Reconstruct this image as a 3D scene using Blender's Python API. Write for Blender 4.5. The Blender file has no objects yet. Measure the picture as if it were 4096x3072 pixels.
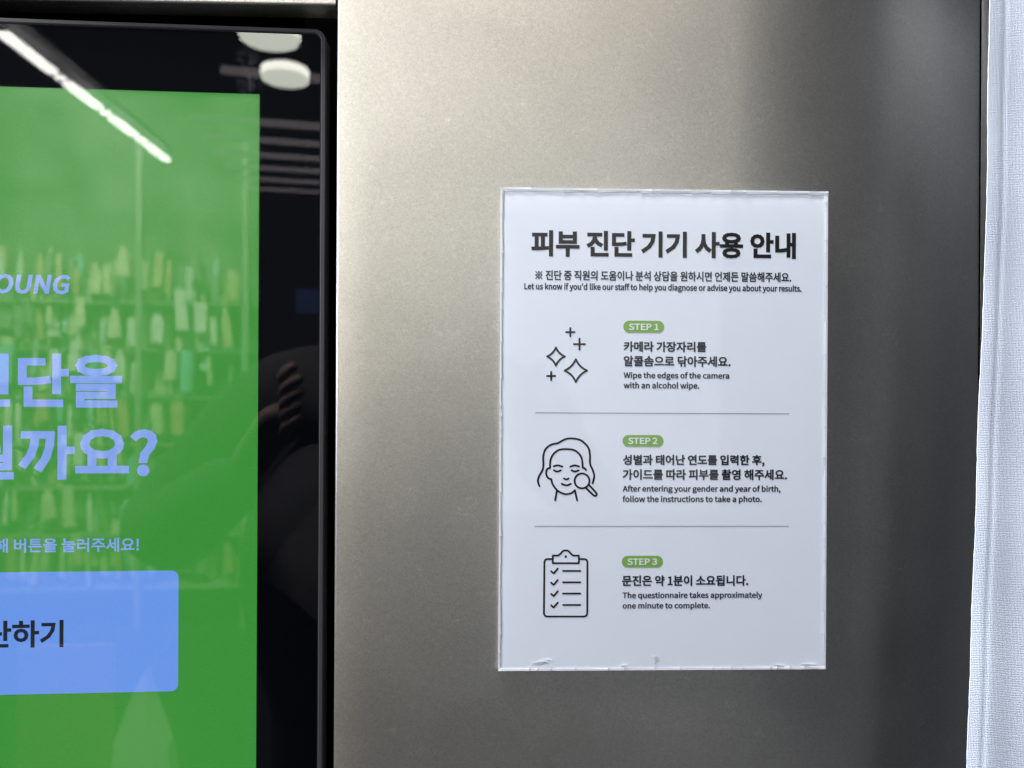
import bpy, bmesh, math, random, os
import numpy as np
from mathutils import Vector, Matrix
from mathutils.geometry import delaunay_2d_cdt
random.seed(7)
SC = bpy.context.scene
COL = SC.collection
V = Vector

# ------------------------------------------------------------------ camera
F = 3078.0                       # focal length in pixels of the 4096 px wide photograph
CAM = V((0.0, -0.493, 1.40))
YAW, ROLL = math.radians(1.7), math.radians(0.30)
fwd = V((math.sin(YAW), math.cos(YAW), 0))
rgt = V((math.cos(YAW), -math.sin(YAW), 0))
upv = V((0, 0, 1))
RX = rgt * math.cos(ROLL) + upv * math.sin(ROLL)
UX = upv * math.cos(ROLL) - rgt * math.sin(ROLL)
cd = bpy.data.cameras.new('camera'); cam = bpy.data.objects.new('camera', cd); COL.objects.link(cam)
cam.matrix_world = Matrix(((RX.x, UX.x, -fwd.x, CAM.x), (RX.y, UX.y, -fwd.y, CAM.y), (RX.z, UX.z, -fwd.z, CAM.z), (0, 0, 0, 1)))
cd.sensor_width = 36; cd.lens = 36 * F / 4096
cd.clip_start = 0.02; cd.clip_end = 60
cd.dof.use_dof = True; cd.dof.focus_distance = 0.492; cd.dof.aperture_fstop = 6.8
SC.camera = cam
SC.render.engine = 'CYCLES'
SC.cycles.use_denoising = True
SC.cycles.max_bounces = 8; SC.cycles.transparent_max_bounces = 12
SC.cycles.caustics_reflective = False; SC.cycles.caustics_refractive = False
SC.cycles.sample_clamp_indirect = 6
SC.view_settings.view_transform = 'Standard'; SC.view_settings.look = 'None'
SC.view_settings.exposure = 0; SC.view_settings.gamma = 1

# ------------------------------------------------------------------ world and lamps
w = bpy.data.worlds.new('World'); SC.world = w; w.use_nodes = True
w.node_tree.nodes['Background'].inputs[0].default_value = (0.80, 0.86, 1.0, 1)
w.node_tree.nodes['Background'].inputs[1].default_value = 0.085

def area(name, loc, target, sx, sy, power, color):
    l = bpy.data.lights.new(name, 'AREA'); l.shape = 'RECTANGLE'; l.size = sx; l.size_y = sy
    l.energy = power; l.color = color
    o = bpy.data.objects.new(name, l); COL.objects.link(o); o.location = loc
    o.rotation_euler = (V(target) - V(loc)).to_track_quat('-Z', 'Y').to_euler()
    return o
def aimed(name, az, el, dist, sx, sy, power, color):      # an unseen light added at a bearing from the sign, fitted to brightness
    a, e = math.radians(az), math.radians(el)
    p = V((0, 0, 1.45)) + V((math.sin(a) * math.cos(e), -math.cos(a) * math.cos(e), math.sin(e))) * dist
    return area(name, tuple(p), (0, 0, 1.4), sx, sy, power, color)
aimed('overhead_side_light', -78, 70, 2.3, .8, .8, 410, (1.0, .98, .92))
aimed('cool_side_fill', -62, 12, 2.3, .8, .8, 47, (.77, .80, 1.0))  # added cool fill from the left, no window known there
aimed('warm_upper_fill', 7, 33, 2.3, .8, .8, 2.1, (1.0, .90, .76))
area('rear_fill_light', (0.32, -3.2, 1.58), (0.32, 0, 1.45), 1.6, 1.6, 8.6, (.93, 1.0, .96))  # added fill behind the camera, no such fixture seen
area('shelf_fill_light', (-1.6, -2.0, 3.0), (-1.9, -3.4, 1.2), 1.4, 0.5, 420, (1.0, 0.97, 0.90))  # unseen, added to brighten the mirrored shelf

# ------------------------------------------------------------------ helpers
class Plane:
    """a vertical plane; u runs right along it, v up"""
    def __init__(s, org, ang=0.0):
        s.o = V(org); s.u = V((math.cos(ang), math.sin(ang), 0)); s.v = V((0, 0, 1)); s.n = V((math.sin(ang), -math.cos(ang), 0))
    def hit(s, px, py):
        d = fwd + RX * ((px - 2048) / F) + UX * ((1536 - py) / F)
        t = (s.o - CAM).dot(s.n) / d.dot(s.n)
        p = CAM + d * t - s.o
        return p.dot(s.u), p.dot(s.v)
    def at(s, u, v, h=0.0):            # h: metres towards the viewer
        return s.o + s.u * u + s.v * v + s.n * h
    def mirror(s, p):
        k = (p - s.o).dot(s.n)
        return p - s.n * (2 * k)
WALL = Plane((0, 0, 1.40), 0.0)
_u, _v = WALL.hit(1300, 1536)
SCR = Plane((_u, 0.009, 1.40), math.radians(2.15))

def inroom(px, py, t):
    """the place in the room whose reflection in the screen glass shows at (px, py), t metres of light path away"""
    d = fwd + RX * ((px - 2048) / F) + UX * ((1536 - py) / F)
    return SCR.mirror(CAM + d * t)

def props(o, label=None, cat=None, group=None, kind=None):
    if label: o['label'] = label
    if cat: o['category'] = cat
    if group: o['group'] = group
    if kind: o['kind'] = kind
    return o
def thing(name, loc, label, cat, group=None):
    o = bpy.data.objects.new(name, None); COL.objects.link(o); o.location = loc; o.empty_display_size = 0.05
    return props(o, label, cat, group)
def mk(name, verts, faces, mat, parent=None, smooth=False, mats=None, mi=None, uvs=None):
    me = bpy.data.meshes.new(name); me.from_pydata([tuple(v) for v in verts], [], faces); me.update()
    for m in (mats or [mat]): me.materials.append(m)
    if mi:
        for p, k in zip(me.polygons, mi): p.material_index = k
    if uvs:
        l = me.uv_layers.new(name='UVMap')
        for p in me.polygons:
            for li in p.loop_indices: l.data[li].uv = uvs[me.loops[li].vertex_index]
    if smooth: me.polygons.foreach_set('use_smooth', [True] * len(me.polygons))
    o = bpy.data.objects.new(name, me); COL.objects.link(o)
    if parent:
        o.parent = parent; bpy.context.view_layer.update()
        o.matrix_parent_inverse = Matrix.Translation(-parent_world(parent))
    return o
def parent_world(p):
    v = V(p.location)
    return v if p.parent is None else (V((0, 0, 0)) if p.type == 'MESH' else v)
def orient_out(verts, faces):
    bm = bmesh.new(); vs = [bm.verts.new(v) for v in verts]
    for f in faces: bm.faces.new([vs[i] for i in f])
    bmesh.ops.recalc_face_normals(bm, faces=bm.faces); return bm
def bmobj(name, bm, mat, parent=None, bevel=0, smooth=False):
    if bevel: bmesh.ops.bevel(bm, geom=bm.edges[:], offset=bevel, segments=2, affect='EDGES', profile=0.5)
    bmesh.ops.recalc_face_normals(bm, faces=bm.faces)
    me = bpy.data.meshes.new(name); bm.to_mesh(me); bm.free(); me.materials.append(mat)
    if smooth: me.polygons.foreach_set('use_smooth', [True] * len(me.polygons))
    o = bpy.data.objects.new(name, me); COL.objects.link(o)
    if parent: o.parent = parent; o.matrix_parent_inverse = Matrix.Translation(-parent_world(parent))
    return o
def addbox(bm, c, ax, ay, az):          # centre and three half-axis vectors
    vs = [bm.verts.new(V(c) + V(ax) * i + V(ay) * j + V(az) * k) for i in (-1, 1) for j in (-1, 1) for k in (-1, 1)]
    for f in ((0, 1, 3, 2), (4, 6, 7, 5), (0, 4, 5, 1), (2, 3, 7, 6), (0, 2, 6, 4), (1, 5, 7, 3)): bm.faces.new([vs[i] for i in f])
def slab(pl, u0, v0, u1, v1, h0, h1):   # a box in plane coordinates
    bm = bmesh.new(); c = pl.at((u0 + u1) / 2, (v0 + v1) / 2, (h0 + h1) / 2)
    addbox(bm, c, pl.u * (u1 - u0) / 2, pl.n * (h1 - h0) / 2, pl.v * (v1 - v0) / 2); return bm

# materials -----------------------------------------------------------
def node_mat(name):
    m = bpy.data.materials.new(name); m.use_nodes = True; nt = m.node_tree
    return m, nt, nt.nodes['Principled BSDF'], nt.nodes['Material Output']
def N(nt, t, **kw):
    n = nt.nodes.new(t)
    for k, v in kw.items():
        if isinstance(k, str) and hasattr(n, k): setattr(n, k, v)
    return n
def pbr(name, col, rough=0.5, metal=0.0, spec=0.5, noise=0.0, nscale=60, bump=0.0, bscale=200):
    m, nt, b, _ = node_mat(name); b.inputs['Base Color'].default_value = (*col, 1); b.inputs['Roughness'].default_value = rough
    b.inputs['Metallic'].default_value = metal; b.inputs['Specular IOR Level'].default_value = spec
    if noise or bump:
        tc = N(nt, 'ShaderNodeTexCoord')
    if noise:
        n = N(nt, 'ShaderNodeTexNoise'); n.inputs['Scale'].default_value = nscale; n.inputs['Detail'].default_value = 5
        nt.links.new(tc.outputs['Object'], n.inputs['Vector'])
        r = N(nt, 'ShaderNodeMapRange'); r.inputs[1].default_value = 0.3; r.inputs[2].default_value = 0.7
        r.inputs[3].default_value = 1 - noise; r.inputs[4].default_value = 1 + noise
        nt.links.new(n.outputs['Fac'], r.inputs[0])
        x = N(nt, 'ShaderNodeVectorMath', operation='SCALE'); x.inputs[0].default_value = col
        nt.links.new(r.outputs[0], x.inputs['Scale']); nt.links.new(x.outputs[0], b.inputs['Base Color'])
    if bump:
        n = N(nt, 'ShaderNodeTexNoise'); n.inputs['Scale'].default_value = bscale; nt.links.new(tc.outputs['Object'], n.inputs['Vector'])
        bp = N(nt, 'ShaderNodeBump'); bp.inputs['Strength'].default_value = bump; bp.inputs['Distance'].default_value = 0.001
        nt.links.new(n.outputs['Fac'], bp.inputs['Height']); nt.links.new(bp.outputs[0], b.inputs['Normal'])
    return m
def emis(name, col, s, base=0.02, flick=0.0, fscale=(300, 300, 300), gloss=0.0):
    m, nt, b, _ = node_mat(name); b.inputs['Base Color'].default_value = (base, base, base, 1); b.inputs['Roughness'].default_value = 0.6
    b.inputs['Specular IOR Level'].default_value = gloss
    if gloss: b.inputs['Roughness'].default_value = 0.16
    b.inputs['Emission Color'].default_value = (*col, 1); b.inputs['Emission Strength'].default_value = s
    if flick:                             # pixel rows of a display
        tc = N(nt, 'ShaderNodeTexCoord'); mp = N(nt, 'ShaderNodeMapping'); mp.inputs['Scale'].default_value = fscale
        n = N(nt, 'ShaderNodeTexNoise'); n.inputs['Scale'].default_value = 1; n.inputs['Detail'].default_value = 2
        nt.links.new(tc.outputs['Object'], mp.inputs[0]); nt.links.new(mp.outputs[0], n.inputs['Vector'])
        r = N(nt, 'ShaderNodeMapRange'); r.inputs[1].default_value = 0.3; r.inputs[2].default_value = 0.7
        r.inputs[3].default_value = s * (1 - flick); r.inputs[4].default_value = s * (1 + flick)
        nt.links.new(n.outputs['Fac'], r.inputs[0]); nt.links.new(r.outputs[0], b.inputs['Emission Strength'])
    return m

def steel():
    m, nt, b, _ = node_mat('vibration_steel'); L = nt.links.new
    b.inputs['Metallic'].default_value = 1.0
    uv = N(nt, 'ShaderNodeUVMap')                       # UV in metres along the sheet
    def noise(sc, det=3, dist=0.0, vec=None, rough=0.5):
        n = N(nt, 'ShaderNodeTexNoise'); n.inputs['Scale'].default_value = sc; n.inputs['Detail'].default_value = det
        n.inputs['Distortion'].default_value = dist; n.inputs['Roughness'].default_value = rough
        L(vec or uv.outputs[0], n.inputs['Vector']); return n
    def rng(src, a, bb, c, d):
        r = N(nt, 'ShaderNodeMapRange'); r.inputs[1].default_value = a; r.inputs[2].default_value = bb
        r.inputs[3].default_value = c; r.inputs[4].default_value = d; L(src, r.inputs[0]); return r.outputs[0]
    def mth(op, a, bb):
        x = N(nt, 'ShaderNodeMath', operation=op)
        for i, s in enumerate((a, bb)):
            if isinstance(s, (int, float)): x.inputs[i].default_value = s
            else: L(s, x.inputs[i])
        return x.outputs[0]
    grain = noise(1300, 3, 1.0)
    swirl = noise(420, 5, 2.0, rough=0.6)
    cloud = noise(16, 4, 0.6)
    # curled hair scratches: thin contour lines of a distorted noise, only here and there
    c1 = noise(55, 2, 1.5)
    ring = rng(mth('ABSOLUTE', mth('SUBTRACT', c1.outputs['Fac'], 0.5), 0), 0.0, 0.020, 1, 0)
    c1b = noise(38, 2, 2.0)
    ring2 = rng(mth('ABSOLUTE', mth('SUBTRACT', c1b.outputs['Fac'], 0.47), 0), 0.0, 0.015, 1, 0)
    mask = rng(noise(70, 2).outputs['Fac'], 0.55, 0.66, 0, 1)
    hair = mth('MULTIPLY', mth('ADD', ring, ring2), mask)
    h = mth('ADD', mth('ADD', mth('MULTIPLY', grain.outputs['Fac'], 0.55), mth('MULTIPLY', swirl.outputs['Fac'], 0.9)), mth('MULTIPLY', hair, 0.25))
    bp = N(nt, 'ShaderNodeBump'); bp.inputs['Strength'].default_value = 0.14; bp.inputs['Distance'].default_value = 0.0008
    L(h, bp.inputs['Height']); L(bp.outputs[0], b.inputs['Normal'])
    tone = mth('MULTIPLY', rng(cloud.outputs['Fac'], 0.3, 0.7, 0.97, 1.03), rng(grain.outputs['Fac'], 0.3, 0.7, 0.90, 1.09))
    mp = N(nt, 'ShaderNodeMapping'); mp.inputs['Scale'].default_value = (1, 1, 1)
    warp = noise(45, 3); wv = N(nt, 'ShaderNodeVectorMath', operation='SCALE'); wv.inputs['Scale'].default_value = 0.012; L(warp.outputs['Color'], wv.inputs[0])
    av = N(nt, 'ShaderNodeVectorMath', operation='ADD'); L(uv.outputs[0], av.inputs[0]); L(wv.outputs[0], av.inputs[1])
    def fibre(rot, sc):
        m1 = N(nt, 'ShaderNodeMapping'); m1.inputs['Rotation'].default_value = (0, 0, rot); L(av.outputs[0], m1.inputs[0])
        m2 = N(nt, 'ShaderNodeMapping'); m2.inputs['Scale'].default_value = (sc, sc * 4.5, 1); L(m1.outputs[0], m2.inputs[0])
        return noise(1, 3, 0.8, m2.outputs[0]).outputs['Fac']
    fb = mth('MULTIPLY', mth('ADD', mth('ADD', fibre(.3, 290), fibre(1.4, 330)), fibre(2.4, 300)), 0.3333)
    tone = mth('MULTIPLY', tone, rng(fb, 0.40, 0.60, 0.90, 1.10))
    tone = mth('MULTIPLY', tone, mth('ADD', mth('MULTIPLY', hair, 0.14), 1.0))
    x = N(nt, 'ShaderNodeVectorMath', operation='SCALE'); x.inputs[0].default_value = (0.655, 0.63, 0.59)
    L(tone, x.inputs['Scale']); L(x.outputs[0], b.inputs['Base Color'])
    L(rng(cloud.outputs['Fac'], 0.3, 0.7, 0.35, 0.37), b.inputs['Roughness'])
    return m
def clear(name, ior=1.5, rough=0.015, edge=0.0, smudge=None):
    """thin clear sheet: see-through plus a Fresnel mirror"""
    m = bpy.data.materials.new(name); m.use_nodes = True; nt = m.node_tree; nt.nodes.clear(); L = nt.links.new
    out = N(nt, 'ShaderNodeOutputMaterial'); mx = N(nt, 'ShaderNodeMixShader'); geo = N(nt, 'ShaderNodeNewGeometry')
    def mt(op, a, b_=0.0):
        x = N(nt, 'ShaderNodeMath', operation=op)
        for i_, s_ in enumerate((a, b_)):
            if isinstance(s_, (int, float)): x.inputs[i_].default_value = s_
            else: L(s_, x.inputs[i_])
        return x.outputs[0]
    dt = N(nt, 'ShaderNodeVectorMath', operation='DOT_PRODUCT'); L(geo.outputs['Incoming'], dt.inputs[0]); L(geo.outputs['Normal'], dt.inputs[1])
    f0 = ((ior - 1) / (ior + 1)) ** 2
    fac = mt('ADD', mt('MULTIPLY', mt('POWER', mt('SUBTRACT', 1.0, mt('ABSOLUTE', dt.outputs['Value'])), 5.0), 1 - f0), f0)
    tr = N(nt, 'ShaderNodeBsdfTransparent'); gl = N(nt, 'ShaderNodeBsdfGlossy'); gl.inputs['Roughness'].default_value = rough
    L(fac, mx.inputs[0]); L(tr.outputs[0], mx.inputs[1]); L(gl.outputs[0], mx.inputs[2]); last = mx.outputs[0]
    if smudge:                            # greasy finger marks
        tc = N(nt, 'ShaderNodeTexCoord'); acc = None
        for (c, r) in smudge:
            d = N(nt, 'ShaderNodeVectorMath', operation='DISTANCE'); L(tc.outputs['Object'], d.inputs[0]); d.inputs[1].default_value = c
            k = N(nt, 'ShaderNodeMapRange'); k.inputs[1].default_value = r; k.inputs[2].default_value = r * 0.4; k.inputs[3].default_value = 0; k.inputs[4].default_value = 1
            L(d.outputs['Value'], k.inputs[0])
            if acc is None: acc = k.outputs[0]
            else:
                a = N(nt, 'ShaderNodeMath', operation='MAXIMUM'); L(acc, a.inputs[0]); L(k.outputs[0], a.inputs[1]); acc = a.outputs[0]
        n = N(nt, 'ShaderNodeTexNoise'); n.inputs['Scale'].default_value = 150; n.inputs['Detail'].default_value = 4; n.inputs['Distortion'].default_value = 1.5
        L(tc.outputs['Object'], n.inputs['Vector'])
        k = N(nt, 'ShaderNodeMapRange'); k.inputs[1].default_value = 0.42; k.inputs[2].default_value = 0.75; k.inputs[4].default_value = 0.05
        L(n.outputs['Fac'], k.inputs[0])
        a = N(nt, 'ShaderNodeMath', operation='MULTIPLY'); L(acc, a.inputs[0]); L(k.outputs[0], a.inputs[1])
        df = N(nt, 'ShaderNodeBsdfDiffuse'); df.inputs[0].default_value = (0.7, 0.75, 0.8, 1); m2 = N(nt, 'ShaderNodeMixShader')
        L(a.outputs[0], m2.inputs[0]); L(last, m2.inputs[1]); L(df.outputs[0], m2.inputs[2]); last = m2.outputs[0]
    L(last, out.inputs[0]); return m

STEEL = steel()
M_black = pbr('matt_black_lining', (0.0015, 0.0015, 0.002), 1.0, spec=0.0)
M_bezel = pbr('dark_grey_bezel', (0.035, 0.036, 0.039), 0.5, spec=0.3, noise=0.08, nscale=300)
M_bezel_in = pbr('black_glass_border', (0.0022, 0.0025, 0.004), 0.6, spec=0.0)
M_gasket = pbr('black_gasket', (0.004, 0.004, 0.005), 0.6, spec=0.2)
FL = (900, 900, 2600)
M_green = emis('display_green', (0.030, 0.268, 0.026), 1.0, flick=0.10, fscale=FL, gloss=0.22)
M_bluewhite = emis('display_blue_white', (0.235, 0.40, 0.95), 0.86, flick=0.06, fscale=FL, gloss=0.22)
M_button = emis('display_button_blue', (0.145, 0.335, 0.91), 0.90, flick=0.05, fscale=FL, gloss=0.22)
M_dtext = emis('display_black_lettering', (0.004, 0.012, 0.045), 0.35)
M_paper = pbr('white_paper', (0.81, 0.87, 0.96), 0.7, spec=0.3, noise=0.012, nscale=25, bump=0.05, bscale=900)
M_inkb = pbr('black_ink', (0.008, 0.008, 0.009), 0.5, spec=0.3)
M_inkn = pbr('navy_ink', (0.010, 0.013, 0.026), 0.5, spec=0.3)
M_inkg = pbr('grey_ink', (0.22, 0.23, 0.27), 0.5)
M_leaf = pbr('green_ink', (0.215, 0.44, 0.085), 0.55)
M_badge_t = pbr('white_lettering', (0.80, 0.86, 0.80), 0.55)
M_acryl = clear('clear_acrylic', 1.45, 0.03)
M_rim_w = pbr('polished_acrylic_edge', (0.84, 0.87, 0.92), 0.3, spec=0.6)
M_rim_g = pbr('frosted_acrylic_edge', (0.68, 0.71, 0.76), 0.35, spec=0.6)
M_rim_m = pbr('cut_acrylic_edge', (0.74, 0.77, 0.82), 0.35, spec=0.6)

# flat lettering and line art ----------------------------------------
FONT_DIR = os.path.join(bpy.utils.system_resource('DATAFILES') or '', 'fonts')
try: SANS = bpy.data.fonts.load(os.path.join(FONT_DIR, 'Noto Sans CJK Regular.woff2'))   # ships with Blender
except Exception: SANS = None

def union2d(polys):
    """one non-overlapping sheet from overlapping polygons"""
    vs, fs = [], []
    for p in polys:
        k = len(vs); vs += [V(q) for q in p]; fs.append(list(range(k, k + len(p))))
    r = delaunay_2d_cdt(vs, [], fs, 1, 1e-6)
    K = max(len(p) for p in polys)                       # keep only triangles whose centre lies in one of the (convex) pieces
    A = np.array([list(map(tuple, p)) + [tuple(p[-1])] * (K - len(p)) for p in polys]); Bn = np.roll(A, -1, axis=1)
    co = np.array([tuple(q) for q in r[0]]); tr = [f for f in r[2] if len(f) == 3]
    c = np.array([co[list(f)].mean(axis=0) for f in tr])
    cr = (Bn[None, :, :, 0] - A[None, :, :, 0]) * (c[:, None, None, 1] - A[None, :, :, 1]) - (Bn[None, :, :, 1] - A[None, :, :, 1]) * (c[:, None, None, 0] - A[None, :, :, 0])
    ok = (cr >= -1e-9).all(axis=2).any(axis=1)
    return [tuple(q) for q in r[0]], [f for f, k in zip(tr, ok) if k]
    return [tuple(q) for q in r[0]], [f for f, src in zip(r[2], r[5]) if len(f) == 3 and len(src)]
def disc(c, r, n=10): return [(c[0] + r * math.cos(2 * math.pi * i / n), c[1] + r * math.sin(2 * math.pi * i / n)) for i in range(n)]
def ccw(p):
    a = sum(p[i][0] * p[(i + 1) % len(p)][1] - p[(i + 1) % len(p)][0] * p[i][1] for i in range(len(p)))
    return p if a > 0 else p[::-1]
_cache = {}
def glyphs(body, bold, font=True):
    """triangles of a line of text at size 1, its strokes thickened by `bold` on each side"""
    key = (body, bold, font)
    if key in _cache: return _cache[key]
    c = bpy.data.curves.new('t', 'FONT'); c.body = body; c.resolution_u = 3
    if font and SANS: c.font = SANS
    o = bpy.data.objects.new('t', c); COL.objects.link(o)
    dg = bpy.context.evaluated_depsgraph_get(); me = bpy.data.meshes.new_from_object(o.evaluated_get(dg))
    co = [(v.co.x, v.co.y) for v in me.vertices]; tris = [tuple(p.vertices) for p in me.polygons]
    bpy.data.objects.remove(o); bpy.data.curves.remove(c); bpy.data.meshes.remove(me)
    hgt = max(y for x, y in co) - min(y for x, y in co); b = bold * hgt
    if b <= 0: out = (co, tris); _cache[key] = out; return out
    # weld points, group triangles into clusters along x
    idx = {}; rep = []
    for i, (x, y) in enumerate(co):
        k = (round(x, 5), round(y, 5)); idx.setdefault(k, i); rep.append(idx[k])
    tris = [tuple(rep[i] for i in t) for t in tris]
    tris = [t for t in tris if len(set(t)) == len(t)]
    iv = sorted((min(co[i][0] for i in t), max(co[i][0] for i in t), t) for t in tris)
    clusters = []; end = -1e9
    for a, z, t in iv:
        if a - b > end + b: clusters.append([])
        clusters[-1].append(t); end = max(end, z) if len(clusters[-1]) > 1 else z
    VV, FF = [], []
    for cl in clusters:
        cnt = {}
        for t in cl:
            for i in range(len(t)):
                e = (t[i], t[(i + 1) % len(t)]); cnt[frozenset(e)] = cnt.get(frozenset(e), 0) + 1
        polys = [ccw([co[i] for i in t]) for t in cl]
        for e, n in cnt.items():
            if n != 1: continue
            i, j = tuple(e); p, q = V(co[i]), V(co[j]); d = q - p
            if d.length < 1e-6: continue
            d.normalize(); nn = V((-d.y, d.x)); ext = b * 0.9
            polys.append(ccw([tuple(p - d * ext - nn * b), tuple(q + d * ext - nn * b), tuple(q + d * ext + nn * b), tuple(p - d * ext + nn * b)]))
        v2, f2 = union2d(polys); k = len(VV); VV += v2; FF += [tuple(i + k for i in f) for f in f2]
    out = (VV, FF); _cache[key] = out; return out

def lettering(name, pl, h, body, box, mat, parent, bold=0.02, font=True, shear=0.0, part=None):
    """a line of text whose ink fills the photograph box (left, top, right, bottom); `part` says which
    characters that box encloses when the line runs on beyond it"""
    L_, T_, R_, B_ = box; my, mx = (T_ + B_) / 2, (L_ + R_) / 2
    u0 = pl.hit(L_, my)[0]; u1 = pl.hit(R_, my)[0]; v1 = pl.hit(mx, T_)[1]; v0 = pl.hit(mx, B_)[1]
    vs, fs = glyphs(body, bold, font)
    vs = [(x + y * shear, y) for x, y in vs]
    rx, ry = vs, vs
    if part:
        pv = [(x + y * shear, y) for x, y in glyphs(part, bold, font)[0]]
        pw = max(x for x, y in pv) - min(x for x, y in pv); xe = max(x for x, y in vs); x0, x1 = xe - pw, xe
        y0, y1 = min(y for x, y in pv), max(y for x, y in pv)
    else:
        x0, x1 = min(x for x, y in vs), max(x for x, y in vs); y0, y1 = min(y for x, y in vs), max(y for x, y in vs)
    sx, sy = (u1 - u0) / (x1 - x0), (v1 - v0) / (y1 - y0)
    return mk(name, [pl.at(u0 + (x - x0) * sx, v0 + (y - y0) * sy, h) for x, y in vs], fs, mat, parent)

def smooth_line(pts, n=6):
    if len(pts) < 3: return pts
    P = [pts[0]] + list(pts) + [pts[-1]]; out = []
    for i in range(1, len(P) - 2):
        a, b, c, d = (V(p) for p in P[i - 1:i + 3])
        for k in range(n):
            t = k / n
            out.append(tuple(0.5 * ((2 * b) + (c - a) * t + (2 * a - 5 * b + 4 * c - d) * t * t + (3 * b - a - 3 * c + d) * t ** 3)))
    return out + [tuple(pts[-1])]
def strokes_sheet(lines, wd, extra=()):
    polys = [ccw(list(p)) for p in extra]
    for l in lines:
        for i, p in enumerate(l): polys.append(disc(p, wd / 2, 10))
        for p, q in zip(l, l[1:]):
            p, q = V(p), V(q); d = q - p
            if d.length < 1e-6: continue
            d.normalize(); nn = V((-d.y, d.x)) * wd / 2
            polys.append(ccw([tuple(p - nn), tuple(q - nn), tuple(q + nn), tuple(p + nn)]))
    return union2d(polys)
def line_art(name, pl, h, org, lines, wd, mat, parent, extra=(), zoom=1.58):
    vs, fs = strokes_sheet(lines, wd, extra)
    pts = [pl.at(*pl.hit(org[0] + x / zoom, org[1] + y / zoom), h) for x, y in vs]
    return mk(name, pts, [f[::-1] for f in fs], mat, parent)
def rounded(u0, v0, u1, v1, r, n=8):
    out = []
    for cx, cy, a in ((u1 - r, v1 - r, 0), (u0 + r, v1 - r, 90), (u0 + r, v0 + r, 180), (u1 - r, v0 + r, 270)):
        for k in range(n + 1):
            t = math.radians(a + 90 * k / n); out.append((cx + r * math.cos(t), cy + r * math.sin(t)))
    return out
def flat(name, pl, poly, h, mat, parent): return mk(name, [pl.at(u, v, h) for u, v in poly], [tuple(range(len(poly)))], mat, parent)
def frame_ring(pl, loops):
    """loops: list of (poly, h) with equal counts, bridged one to the next"""
    vs, fs = [], []; n = len(loops[0][0])
    for poly, h in loops: vs += [pl.at(u, v, h) for u, v in poly]
    for k in range(len(loops) - 1):
        for i in range(n):
            j = (i + 1) % n; fs.append((k * n + i, k * n + j, (k + 1) * n + j, (k + 1) * n + i))
    return vs, fs

# ------------------------------------------------------------------ the steel cabinet
cab = thing('steel_cabinet', (0.1, 0.15, 0.3), 'steel kiosk cabinet with a swirl-brushed front panel and dark screen recess', 'cabinet')
uL, _ = WALL.hit(1344, 1000)                 # left edge of the big panel
uC, _ = WALL.hit(2930, 1000)                 # where the sheet starts to bend back
uE, _ = WALL.hit(3916, 1000)
ZT, ZB = 1.40 + 0.42, 1.40 - 0.62
# profile of the panel in (x, y), from the wrapped left edge across the flat and round the bend
prof = []
r = 0.0016
prof.append((uL + 0.0004, 0.022)); prof.append((uL, 0.018))
for k in range(7):
    t = math.radians(180 - 90 * k / 6)   # from facing left to facing the viewer
    prof.append((uL + r + r * math.cos(t), r - r * math.sin(t)))
for k in range(1, 12): prof.append((uL + r + (uC - uL - r) * k / 12, 0))
x, y = uC, 0.0; ang = 0.0; steps = 46; span = (uE - uC)
ds = span / steps * 1.065
A_END = math.radians(30)
bx, by = [], []
for k in range(steps + 1):
    prof.append((x, y)); ang = A_END * ((k + 0.5) / steps) ** 0.85; x += ds * math.cos(ang); y += ds * math.sin(ang)
# pull the end of the bend onto the seam: scale the bend a little in x (it stays a smooth sheet)
# nearer seam: the seam lies deeper, so find its real x on the sheet
def seam_x(px, yd):
    d = fwd + RX * ((px - 2048) / F); t = (yd - CAM.y) / d.y; return CAM.x + d.x * t
xe, ye = prof[-1]; want = seam_x(3911, ye); k0 = len(prof) - steps - 1
sc_ = (want - uC) / (xe - uC)
prof = prof[:k0] + [(uC + (px_ - uC) * sc_, py_) for px_, py_ in prof[k0:]]
xe, ye = prof[-1]; tang = V((prof[-1][0] - prof[-2][0], prof[-1][1] - prof[-2][1])).normalized()
nrm = V((-tang.y, tang.x))
pts_p = list(prof)
for k in range(1, 5):                        # rolled right-hand edge
    t = math.radians(90 * k / 4); rr = 0.0005
    q = V((xe, ye)) + tang * rr * math.sin(t) + nrm * rr * (1 - math.cos(t)); pts_p.append((q.x, q.y))
q = V(pts_p[-1]) + nrm * 0.0025; pts_p.append((q.x, q.y))
def extrude_profile(name, pts, z0, z1, mat, parent, n=1, smooth=True):
    vs, fs, uv = [], [], []; s = 0
    acc = [0]
    for a, b in zip(pts, pts[1:]): s += math.hypot(b[0] - a[0], b[1] - a[1]); acc.append(s)
    for j in range(n + 1):
        z = z0 + (z1 - z0) * j / n
        for p, a in zip(pts, acc): vs.append((p[0], p[1], z)); uv.append((a, z))
    m = len(pts)
    for j in range(n):
        for i in range(m - 1): fs.append((j * m + i, j * m + i + 1, (j + 1) * m + i + 1, (j + 1) * m + i))
    return mk(name, vs, fs, mat, parent, smooth=smooth, uvs=uv)
extrude_profile('front_panel', pts_p, ZB, ZT, STEEL, cab)
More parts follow.
